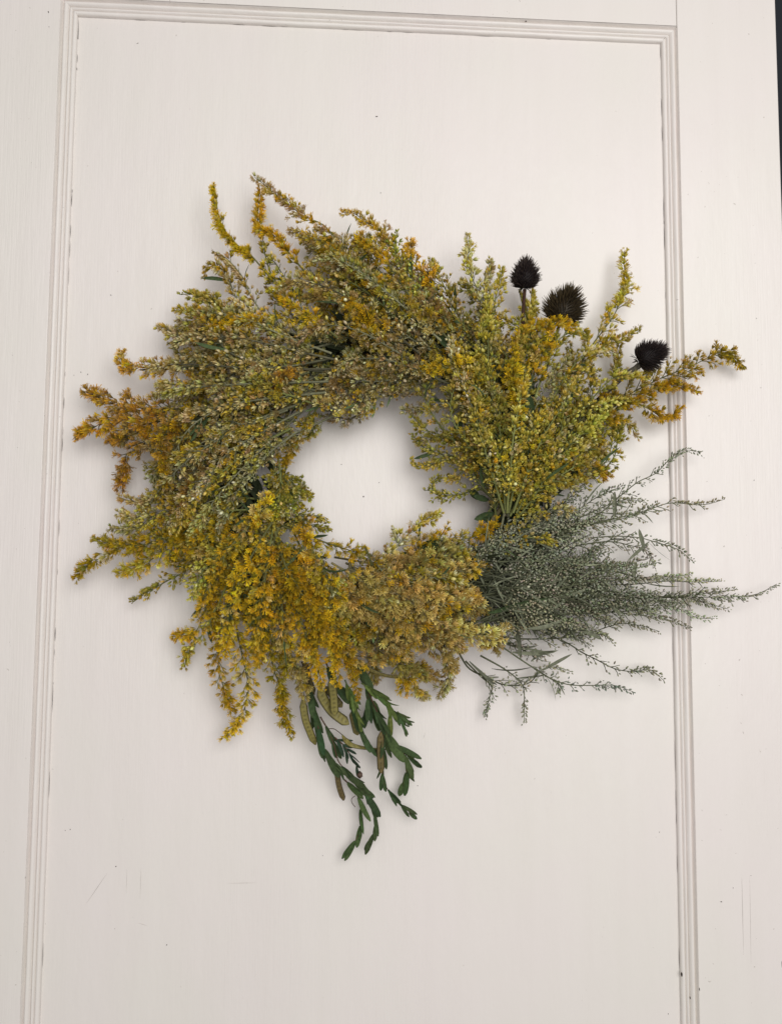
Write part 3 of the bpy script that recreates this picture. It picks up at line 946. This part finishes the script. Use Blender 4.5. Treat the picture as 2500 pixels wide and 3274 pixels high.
S([(1500, 1930), (1420, 1930), (1320, 1920), (1180, 1880)], 'tan', (66, 70, 52), start=.2, lmax=.022, nb=16, split=True)
# inner right: curling tips
S([(1311, 1468), (1318, 1488), (1340, 1496), (1369, 1490), (1436, 1472), (1500, 1510), (1570, 1590)], 'green' if False else 'bud', (26, 32, 40), split=True, start=.15, lmax=.008, nb=16, spike=.55)
S([(1320, 1392), (1340, 1420), (1369, 1437), (1420, 1455), (1480, 1470), (1560, 1560)], 'bud', (28, 34, 40), start=.15, lmax=.012, nb=14, spike=.4)
S([(1318, 1330), (1350, 1370), (1400, 1390), (1470, 1430), (1560, 1540)], 'olive', (32, 38, 42), start=.15, lmax=.016, nb=14)
S([(1330, 1410), (1370, 1400), (1430, 1400), (1500, 1440), (1570, 1540)], 'olive', (34, 40, 42), start=.15, lmax=.014, nb=14)
S([(1440, 1530), (1402, 1527), (1383, 1545), (1385, 1572), (1413, 1585), (1476, 1580), (1530, 1560), (1580, 1600)], 'bud', (24, 28, 38), split=True, start=.15, lmax=.006, nb=14, spike=.6)
S([(1436, 1535), (1470, 1520), (1485, 1480), (1500, 1440), (1560, 1420)], 'olive', (34, 38, 42), start=.1, lmax=.011, nb=12)
S([(1285, 1312), (1330, 1310), (1390, 1300), (1470, 1270), (1560, 1290)], 'cream', (34, 40, 42), start=.1, lmax=.014, nb=14)
S([(1020, 1330), (1045, 1330), (1070, 1310), (1090, 1285), (1130, 1240)], 'brown', (14, 16, 30), start=.3, lmax=.006, nb=6, fs=.7, spacing=.004)

# long arching plumes lying over the bunches
PL = dict(lmax=.0125, lmin=.006, nb=28, start=.10, spike=.22, ang=.6, leaves=0)
for pts, sort, hs in [
    ([(930, 735), (1010, 760), (1110, 830), (1220, 930), (1360, 1060)], 'pale', (50, 66, 55)),
    ([(1010, 830), (1080, 830), (1180, 890), (1290, 980), (1410, 1090)], 'cream', (58, 76, 58)),
    ([(1180, 790), (1230, 830), (1290, 920), (1360, 1010), (1450, 1100)], 'pale', (55, 72, 55)),
    ([(890, 920), (960, 900), (1070, 930), (1190, 1010), (1340, 1130)], 'brown', (60, 78, 60)),
    ([(960, 1080), (1040, 1040), (1150, 1060), (1260, 1120), (1370, 1190)], 'cream', (66, 82, 60)),
    ([(1060, 1190), (1130, 1150), (1230, 1150), (1330, 1180), (1440, 1230)], 'cream', (62, 74, 55)),
    ([(600, 1010), (680, 1000), (790, 1020), (900, 1070), (1060, 1130)], 'cream', (40, 66, 55)),
    ([(560, 1100), (640, 1075), (760, 1080), (900, 1110), (1070, 1150)], 'brown', (42, 72, 58)),
    ([(470, 1180), (570, 1165), (700, 1170), (850, 1180), (1060, 1180)], 'brown', (36, 66, 55)),
    ([(500, 1260), (610, 1240), (740, 1230), (880, 1225), (1050, 1220)], 'cream', (42, 74, 58)),
    ([(560, 1350), (660, 1310), (780, 1285), (900, 1270), (1040, 1255)], 'cream', (50, 78, 60)),
    ([(480, 1610), (540, 1530), (630, 1450), (750, 1380), (920, 1310)], 'cream', (44, 72, 58)),
    ([(560, 1700), (620, 1610), (700, 1520), (800, 1440), (930, 1370)], 'olive', (46, 70, 55)),
    ([(690, 1720), (730, 1620), (790, 1530), (860, 1450), (950, 1380)], 'cream', (50, 68, 55)),
    ([(640, 1960), (670, 1860), (720, 1770), (790, 1690), (870, 1600)], 'gold', (44, 66, 55)),
    ([(720, 2090), (730, 1980), (760, 1870), (810, 1770), (870, 1670)], 'gold', (46, 72, 58)),
    ([(830, 2130), (830, 2020), (840, 1900), (860, 1790), (890, 1690)], 'gold', (50, 78, 60)),
    ([(1040, 2060), (1010, 1980), (960, 1890), (910, 1800), (880, 1700)], 'gold', (70, 86, 62)),
    ([(1330, 2060), (1290, 1990), (1230, 1920), (1160, 1860), (1060, 1800)], 'tan', (56, 76, 58)),
    ([(1480, 2080), (1430, 2010), (1350, 1950), (1250, 1890), (1110, 1830)], 'tan', (48, 74, 58)),
    ([(1520, 1890), (1440, 1900), (1340, 1880), (1230, 1850), (1110, 1820)], 'tan', (50, 72, 56)),
    ([(1500, 1240), (1520, 1340), (1550, 1440), (1580, 1540), (1610, 1640)], 'olive', (56, 74, 50)),
    ([(1680, 1180), (1660, 1290), (1640, 1400), (1630, 1520), (1620, 1640)], 'olive', (60, 78, 50)),
    ([(1850, 1200), (1800, 1290), (1740, 1390), (1690, 1500), (1640, 1640)], 'olive', (46, 66, 50)),
    ([(1930, 1330), (1860, 1380), (1780, 1450), (1710, 1540), (1650, 1640)], 'olive', (40, 60, 48)),
    ([(1440, 1080), (1460, 1170), (1490, 1260), (1540, 1360), (1590, 1480)], 'cream', (56, 72, 50)),
    ([(1580, 1030), (1570, 1130), (1570, 1230), (1580, 1340), (1600, 1480)], 'olive', (52, 70, 50)),
]:
    S(pts, sort, hs, **PL)

# ---- mugwort, lower right (tip -> base, in the same photo points)
RA = np.random.default_rng(5)


def C8(l):
    return [(1500 + x / 1.68, 1400 + y / 1.68) for x, y in l]


def A(pts, hs, **kw):
    k = dict(lmax=.020, lmin=.006, nb=18, start=.25, ang=.55, spacing=.0019, spike=.25, leaves=2, stem_r=.0009, recurve=.25, flat=.8)
    k.update(kw)
    return sprig('mugwort_sprig', C8(pts), 'sage', tuple(x / 1000 for x in hs), RA, **k)


A([(1240, 80), (1150, 65), (1080, 110), (1000, 190), (900, 240), (800, 320), (640, 440), (200, 620)], (20, 28, 40), lmax=.014, start=.35)
A([(1370, 330), (1250, 360), (1080, 350), (950, 390), (800, 430), (560, 490), (250, 600)], (18, 28, 40), start=.3)
A([(1000, 360), (920, 400), (800, 440), (600, 480), (250, 600)], (25, 32, 40))
A([(1200, 665), (1120, 600), (1000, 560), (900, 535), (750, 530), (500, 560), (200, 640)], (18, 28, 40), lmax=.013)
A([(995, 700), (960, 610), (870, 580), (700, 560), (300, 640)], (18, 28, 40))
A([(1650, 785), (1540, 840), (1400, 855), (1200, 855), (950, 850), (700, 820), (100, 800)], (22, 30, 42), lmax=.022, nb=28, split=True, start=.35)
A([(1430, 815), (1300, 830), (1150, 850), (950, 850), (500, 830)], (18, 26, 38), lmax=.014)
A([(1355, 770), (1200, 775), (1050, 770), (800, 790), (300, 780)], (18, 26, 40), lmax=.012)
A([(1390, 920), (1280, 890), (1150, 860), (900, 860), (400, 850)], (18, 26, 40), lmax=.014)
A([(1315, 970), (1220, 965), (1100, 910), (950, 900), (700, 890), (100, 870)], (16, 26, 40), lmax=.018)
A([(1180, 1025), (1080, 980), (900, 950), (700, 930), (150, 880)], (16, 26, 38), lmax=.018)
A([(1020, 1040), (920, 1010), (800, 1000), (600, 1060), (400, 1080), (180, 1070), (20, 1010)], (14, 22, 30), lmax=.018)
A([(1045, 1305), (970, 1245), (880, 1255), (780, 1240), (680, 1190), (600, 1150), (510, 1095), (250, 980)], (12, 18, 32), lmax=.010, nb=16, start=.35, leaves=1)
A([(880, 1365), (780, 1330), (640, 1330), (530, 1325), (430, 1290), (350, 1240), (230, 1160), (60, 1040)], (12, 18, 30), lmax=.010, nb=16, start=.35, leaves=2)
A([(545, 1255), (460, 1230), (390, 1245), (330, 1310), (270, 1330), (180, 1325), (100, 1290), (0, 1240), (-60, 1150)], (12, 16, 26), lmax=.014, nb=18, start=.2)
A([(295, 1530), (295, 1440), (285, 1330), (200, 1250), (60, 1170)], (10, 14, 25), lmax=.005, lmin=.003, nb=12, start=.3)
A([(85, 1500), (100, 1420), (120, 1340), (60, 1280), (-20, 1200)], (10, 14, 25), lmax=.006, nb=12, start=.35)
A([(478, 1375), (475, 1320), (430, 1290), (350, 1240)], (10, 14, 18), lmax=.004, lmin=.003, nb=6, start=.4, leaves=0)
A([(430, 1165), (340, 1160), (250, 1120), (80, 1030)], (16, 22, 32), lmax=.012)
A([(1190, 735), (1080, 745), (950, 750), (600, 760), (150, 760)], (18, 28, 42), lmax=.014)
A([(635, 245), (560, 300), (450, 400), (250, 540), (120, 640)], (24, 34, 42), lmax=.014)
A([(820, 260), (700, 310), (560, 400), (250, 580)], (22, 32, 42), lmax=.016)
A([(940, 340), (830, 335), (700, 380), (250, 590)], (20, 32, 42), lmax=.014)
A([(770, 1105), (720, 1060), (600, 1050), (250, 1000)], (14, 22, 34), lmax=.014)
A([(650, 1120), (560, 1060), (350, 1010), (80, 960)], (14, 22, 34), lmax=.014)
for i in range(66):
    e = np.array([[560, 330], [760, 440], [880, 560], [1060, 700], [1180, 820], [1080, 930], [820, 1010], [560, 1050], [330, 1060]], float)
    q = spline(np.hstack([e, np.zeros((9, 1))]), 40)[:, :2]
    t = q[int(RA.uniform(0, 39))] if i < 50 else q[int(RA.uniform(2, 20))]
    b = np.array([10, 790]) + RA.normal(0, 1, 2) * [30, 100]
    t = b + (t - b) * RA.choice([1, .85, .65, .48])
    d = t - b
    nv = np.array([-d[1], d[0]]) / np.linalg.norm(d)
    c = RA.normal(0, 40)
    A([t, b + d * .6 + nv * c, b + d * .3 + nv * c, b], (RA.uniform(15, 45), RA.uniform(25, 55), RA.uniform(25, 45)), lmax=RA.uniform(.016, .026), leaves=8, nb=15, start=RA.uniform(.25, .5))

for k in range(9):
    A([(RA.uniform(380, 620), RA.uniform(380, 560)), (RA.uniform(240, 330), RA.uniform(480, 580)), (RA.uniform(90, 150), RA.uniform(560, 640)), (RA.uniform(-20, 40), RA.uniform(640, 740))], (40, 46, 40), lmax=.016, nb=16, start=.1, leaves=4)
S([(1835, 1632), (1780, 1630), (1720, 1650), (1650, 1690), (1560, 1750)], 'cream', (46, 48, 42), start=.1, lmax=.012, nb=14, fs=.85)
S([(1770, 1735), (1720, 1720), (1660, 1725), (1560, 1770)], 'olive', (48, 50, 42), start=.1, lmax=.010, nb=10, fs=.85)

# loose grey-green mugwort leaves curling at the foot of the bunch
for (x, y, dx, dy, ln, cu) in [(240, 950, .3, 1, .042, .9), (320, 1000, -1, .5, .045, -1.1), (500, 980, -1, .6, .040, 1.0), (420, 1060, 1, -.6, .036, .9), (150, 1080, 1, .5, .045, -.7),
                               (120, 1240, 1, .3, .036, .6), (0, 1200, .8, .8, .040, -.9), (230, 1150, 1, .1, .048, -.5), (390, 1250, .9, -.5, .030, .4), (60, 590, 1, -.1, .034, -.9),
                               (120, 740, 1, .2, .030, .5), (250, 700, -1, .4, .034, .8), (850, 660, .8, -.8, .026, .3), (780, 290, .1, 1, .024, .4), (880, 780, .1, -1, .022, -.6), (940, 600, -.2, -1, .020, .7),
                               (360, 900, 1, -.3, .050, .3), (600, 700, -.3, 1, .036, .9), (300, 820, 1, .4, .040, .6), (560, 1010, .9, .4, .035, -.8), (330, 1200, .7, -.8, .028, 1.4)]:
    l = Acc()
    p = at(1500 + x / 1.68, 1400 + y / 1.68, RA.uniform(.020, .045))
    add_leaf(l, p, np.array([dx, RA.normal(0, .15), -dy]), unit(OUT + RA.normal(0, .6, 3)), ln, RA.uniform(.0028, .0046), cu, np.array([.18, .19, .13]) * math.exp(RA.normal(0, .25)), RA, .3, 8)
    part(l, 'mugwort_leaf', M_LEAF)

# ---- dark green leaves tucked between the flower stems
RL = np.random.default_rng(9)
for (x, y, dx, dy, ln, w, h, cu) in [(1560, 1600, -.9, -.2, .015, .006, .030, .2), (1580, 1640, -1, .25, .019, .0075, .030, .3), (1545, 1655, .9, .2, .016, .007, .028, .5), (1500, 1565, .6, .6, .014, .007, .028, .3),
                                     (1390, 1060, .7, .8, .026, .006, .050, .2), (1370, 1010, .5, 1, .024, .005, .048, .4),
                                     (1180, 880, .4, 1, .024, .004, .055, .3), (735, 1900, -.1, 1, .024, .006, .052, .3),
                                     (780, 1900, .5, .9, .020, .008, .046, .2), (1340, 1750, 1, -.2, .026, .009, .036, .2), (1800, 1320, .3, -1, .026, .008, .045, .3), (1700, 1340, -.3, -1, .026, .008, .048, .3),
                                     (1450, 1400, .4, -.9, .020, .007, .040, .3), (1500, 1450, .6, .8, .020, .006, .038, .4), (1720, 1450, .5, -.8, .026, .008, .050, .3), 
                                     (1560, 1960, 1, -.3, .055, .006, .045, .15), (900, 620, -.6, .9, .010, .003, .03, .3)]:
    l = Acc()
    add_leaf(l, at(x, y, h), np.array([dx, RL.normal(0, .2), -dy]), unit(OUT + RL.normal(0, .35, 3)), ln, w, cu, np.array([.048, .075, .030]) * math.exp(RL.normal(0, .2)), RL, .22, 7)
    part(l, 'leaf', M_LEAF)

# ---- three dark seed cones
def cone(px, py, h, axis, length, width, spine, nsp, col, stem_pts, stem_r, seed, tipcol):
    r = np.random.default_rng(seed)
    c = at(px, py, h)
    ax = unit(np.array(axis, float))
    A1 = perp(ax[None])[0]
    B1 = np.cross(ax, A1)
    core = Acc()
    nu, nv = 14, 9
    V = []
    for j in range(nv + 1):
        t = j / nv
        rr = width * math.sin(math.pi * (.10 + .90 * t) ** .80) ** .75 if j < nv else 0
        for i in range(nu):
            a = 2 * math.pi * i / nu
            V.append(c + ax * length * (t - .45) + (A1 * math.cos(a) + B1 * math.sin(a)) * rr * (1 + r.normal(0, .03)))
    T = []
    for j in range(nv):
        for i in range(nu):
            a, b = j * nu + i, j * nu + (i + 1) % nu
            T += [(a, b, b + nu), (a, b + nu, a + nu)]
    core.add(V, T, np.array(col) * .8, True)
    o = part(core, 'coneflower_seed_head', M_CONE)
    # stiff spines in spiral rows: 3-sided needles
    sp = Acc()
    g = math.pi * (3 - math.sqrt(5))
    for k in range(nsp):
        t = (k + .5) / nsp
        a = k * g
        rr = width * math.sin(math.pi * (.10 + .90 * t) ** .80) ** .75
        rad = A1 * math.cos(a) + B1 * math.sin(a)
        p = c + ax * length * (t - .45) + rad * rr * .9
        d = unit(rad * (1.25 - .75 * t) + ax * (.12 + 1.1 * t ** 1.5) + r.normal(0, .09, 3))
        ln = spine * r.uniform(.75, 1.2)
        bend = unit(ax + r.normal(0, .4, 3)) * ln * .14
        q = np.array([p, p + d * ln * .55 + bend * .3, p + d * ln + bend])
        sp.tube(q, np.array([.00055, .00042, .00010]), np.array([col, np.array(col) * 1.2, tipcol]).repeat(3, 0), 3)
    part(sp, 'spines', M_CONE, o, 'stuff')
    if stem_pts is not None:
        s = Acc()
        s.tube(spline([at(*q) for q in stem_pts], 14), np.linspace(stem_r, stem_r * .85, 14), np.array([.055, .028, .018]) if seed != 3 else np.array([.085, .075, .055]), 8)
        # ruff of short dry bracts under the head
        for k in range(16):
            a = 2 * math.pi * k / 16
            rad = A1 * math.cos(a) + B1 * math.sin(a)
            add_leaf(s, c - ax * length * .46 + rad * width * .25, rad - ax * r.uniform(.1, .7), -ax, .0065 * r.uniform(.7, 1.3), .0014, r.normal(0, .5), (.06, .05, .038), r, .2, 3)
        part(s, 'stem', M_STEM, o)


cone(1679, 884, .040, (.02, -.25, 1), .0215, .0092, .0064, 420, (.016, .010, .010), [(1677, 925, .040), (1672, 1000, .040), (1671, 1067, .042), (1663, 1150, .045), (1667, 1300, .04)], .0016, 1, (.075, .052, .04))
cone(1803, 988, .046, (.28, -.55, .78), .0265, .0140, .0085, 560, (.038, .027, .013), [(1795, 1020, .030), (1770, 1090, .022), (1740, 1200, .020)], .0014, 2, (.105, .075, .032))
cone(2074, 1138, .040, (.88, -.45, .38), .0225, .0100, .0066, 440, (.015, .010, .010), [(2055, 1160, .038), (2030, 1178, .036), (1990, 1205, .033), (1900, 1290, .030)], .0026, 3, (.06, .04, .034))

# ---- senna: leafy stems and flat pods hanging at the bottom
RP = np.random.default_rng(15)


def CS(x, y):
    return 900 + x / 3.0545, 2050 + y / 3.0545


def leafy(pts, h0, h1, ll, lw, col, spacing, stemcol=(.09, .05, .03), spread=.08, fold=.3, start=0.05):
    n = len(pts)
    path = spline([at(*CS(x, y), h) for (x, y), h in zip(pts, np.linspace(h0, h1, n))], 40)
    st = Acc()
    st.tube(path, np.linspace(.0007, .0003, 40), stemcol, 5)
    o = part(st, 'senna_stem', M_STEM)
    L = curve_len(path)
    T = tangents(path)
    k = max(3, int(L / spacing / 1.15))
    for j in range(k):
        u = start + (1 - start) * (j + RP.uniform(0, .5)) / k
        i = min(39, int(u * 39))
        for sgn in (-1, 1):
            lat = unit(np.cross(T[i], OUT)) * sgn
            d = T[i] + lat * spread * RP.uniform(.15, 1.1) + OUT * RP.normal(0, .12)
            nrm = unit(OUT * .9 + lat * RP.uniform(-.9, .3) + RP.normal(0, .22, 3))
            l = Acc()
            s = (1 - .35 * u) * RP.uniform(.75, 1.15)
            add_leaf(l, path[i] + OUT * RP.uniform(0, .0012), d, nrm, ll * 1.7 * s, lw * 1.2 * s * RP.uniform(.75, 1.15), RP.normal(.05, .28), np.array(col) * math.exp(RP.normal(0, .16)) * [1 + RP.normal(0, .10), 1, 1], RP, fold * RP.uniform(.1, 1.0), 7, .42)
            part(l, 'leaflet', M_LEAF, o)
    # end leaflet
    l = Acc()
    add_leaf(l, path[-2], T[-1], unit(OUT + RP.normal(0, .2, 3)), ll * .75, lw * .85, .1, np.array(col), RP, .2, 7, .42)
    part(l, 'leaflet', M_LEAF, o)


DK, MD, BR = (.046, .074, .028), (.060, .095, .032), (.098, .140, .034)
leafy([(200, 200), (260, 420), (300, 620), (350, 800), (400, 1000), (480, 1150), (600, 1270), (700, 1350), (790, 1450), (870, 1580), (912, 1700), (918, 1800), (890, 1900), (850, 1975)], .030, .012, .0155, .0056, DK, .0085)
leafy([(380, 740), (450, 860), (510, 1000), (560, 1180), (680, 1300), (800, 1420), (900, 1600)], .022, .016, .0120, .0042, DK, .015, spread=.3)
leafy([(600, 1340), (700, 1440), (760, 1560), (775, 1700), (765, 1850), (720, 1950), (660, 2030)], .016, .010, .0140, .0045, MD, .0105)
leafy([(430, 200), (520, 400), (620, 480), (680, 620), (740, 800), (820, 960), (900, 1060), (935, 1100)], .040, .016, .0140, .0050, DK, .0085)
leafy([(620, 380), (660, 480), (710, 600), (750, 740), (768, 820)], .044, .030, .0110, .0030, BR, .0055, (.10, .13, .04), .3)
leafy([(710, 190), (780, 320), (830, 450), (840, 620), (810, 740)], .034, .020, .0160, .0062, DK, .0090)
leafy([(850, 500), (920, 660), (975, 790), (1000, 900), (1000, 1010), (990, 1180), (990, 1350), (1060, 1480), (1160, 1590), (1270, 1690)], .030, .012, .0130, .0044, DK, .0100, spread=.28)
leafy([(780, 410), (900, 490), (1010, 570), (1060, 680), (1062, 780), (1055, 820)], .036, .022, .0125, .0042, BR, .0060, (.10, .13, .04), .32)
leafy([(1050, 640), (1120, 720), (1180, 800), (1205, 880)], .024, .018, .0080, .0028, MD, .0045, (.10, .13, .04), .45)
leafy([(1130, 690), (1190, 740), (1240, 790)], .022, .018, .0070, .0026, MD, .0045, (.10, .13, .04), .5)
leafy([(1010, 880), (1060, 980), (1160, 1050), (1215, 1150), (1222, 1280), (1185, 1400)], .024, .012, .0165, .0062, MD, .0095)
leafy([(1225, 1110), (1270, 1150), (1320, 1190)], .016, .013, .0090, .0034, DK, .0060)
leafy([(520, 940), (600, 1010), (660, 1090), (720, 1190), (745, 1270)], .024, .016, .0085, .0030, (.026, .048, .028), .0050, spread=.55)
leafy([(960, 880), (945, 820), (930, 760)], .020, .018, .0140, .0060, MD, .0080)


def pod(pts, w, h0, h1, col, seeds, wtip=None):
    n = len(pts)
    N = 70
    path = spline([at(*CS(x, y), h) for (x, y), h in zip(pts, np.linspace(h0, h1, n))], N)
    T = tangents(path)
    nrm = unit(OUT + RP.normal(0, .28, 3))
    W = w / 3.0545 * .00033
    a = Acc()
    V, C = [], []
    prof_ = [(-1, 0), (-.88, .8), (-.62, 1), (0, 1), (.62, 1), (.88, .8), (1, 0), (.5, -.9), (-.5, -.9)]
    dark = np.array(col) * .35
    for i in range(N):
        t = i / (N - 1)
        e = min(1, (t / .16) ** .7, ((1 - t) / .12) ** .6) if 0 < t < 1 else .08
        ww = W / 2 * max(e, .08)
        if wtip:
            ww *= 1 + (wtip - 1) * t
        nn = unit(nrm - np.dot(nrm, T[i]) * T[i])
        s = np.cross(T[i], nn)
        seed = .5 + .5 * math.cos(2 * math.pi * seeds * t)          # seeds swell the flat valve
        for (x, z) in prof_:
            mid = max(0, 1 - abs(x) * 1.35)
            V.append(path[i] + s * ww * x + nn * z * (.0005 + .0003 * seed * mid))
            edge = abs(x) > .8
            cc = dark if edge else np.array(col) * (1.15 - .55 * seed ** 2 * (mid > .2)) * (1 + RP.normal(0, .05))
            C.append(cc)
    k = len(prof_)
    Tt = []
    for i in range(N - 1):
        for j in range(k):
            p, q = i * k + j, i * k + (j + 1) % k
            Tt += [(p, q, q + k), (p, q + k, p + k)]
    a.add(V, Tt, np.array(C), True)
    part(a, 'seed_pod', M_POD)


OL, BW = (.215, .185, .050), (.130, .095, .032)
pod([(205, 560), (235, 760), (285, 900), (335, 1012)], 62, .030, .020, OL, 12)
pod([(225, 200), (255, 360), (312, 525)], 66, .034, .026, BW, 7)
pod([(362, 450), (420, 580), (510, 700), (660, 812)], 80, .036, .026, OL, 11)
pod([(430, 440), (500, 530), (592, 645)], 60, .028, .022, (.16, .13, .038), 7)
pod([(482, 360), (510, 540), (520, 725)], 68, .042, .036, OL, 9)
pod([(690, 680), (715, 800), (745, 918)], 66, .024, .020, (.17, .14, .045), 6)
pod([(590, 910), (630, 970), (700, 1020), (860, 1050), (1070, 1058)], 52, .026, .014, OL, 9, .15)
pod([(970, 880), (965, 1080), (975, 1290)], 60, .026, .020, BW, 8)
pod([(540, 1230), (560, 1400), (608, 1556)], 58, .020, .014, BW, 9)
pod([(715, 160), (800, 235), (940, 310), (1080, 345), (1225, 350)], 44, .040, .034, (.17, .14, .04), 12, .7)
bud = Acc()
c = at(*CS(765, 1305), .016)
V_, T_, K_ = TM['sage'][0]
bud.add(c + (V_ - [0, 0, .5]) * [.012, .012, .007], T_, (.10, .06, .04), True)
part(bud, 'seed', M_POD)
tw = Acc()
tw.tube(spline([at(*CS(x, y), .018) for x, y in [(460, 855), (510, 855), (550, 880), (590, 912)]], 10), .00035, (.09, .05, .035), 4)
tw.tube(spline([at(*CS(x, y), .014) for x, y in [(720, 1620), (690, 1580), (685, 1540), (720, 1510)]], 10), .0003, (.09, .06, .045), 4)
part(tw, 'twig', M_STEM)
tw = Acc()
tw.tube(spline([at(x, y, .018) for x, y in [(1340, 1310), (1369, 1305), (1420, 1300), (1454, 1296), (1560, 1300)]], 12), .0006, (.05, .04, .03), 4)
part(tw, 'twig', M_STEM)
tw = Acc()
tw.tube(spline([at(x, y, .030) for x, y in [(1720, 1530), (1590, 1640), (1560, 1730)]], 12), np.linspace(.0016, .0028, 12), (.19, .16, .08), 6)
part(tw, 'twig', M_STEM)
print('flower_branch parts', STATS[0], 'objects', len(bpy.data.objects), 'tris', sum(len(m.polygons) for m in bpy.data.meshes))
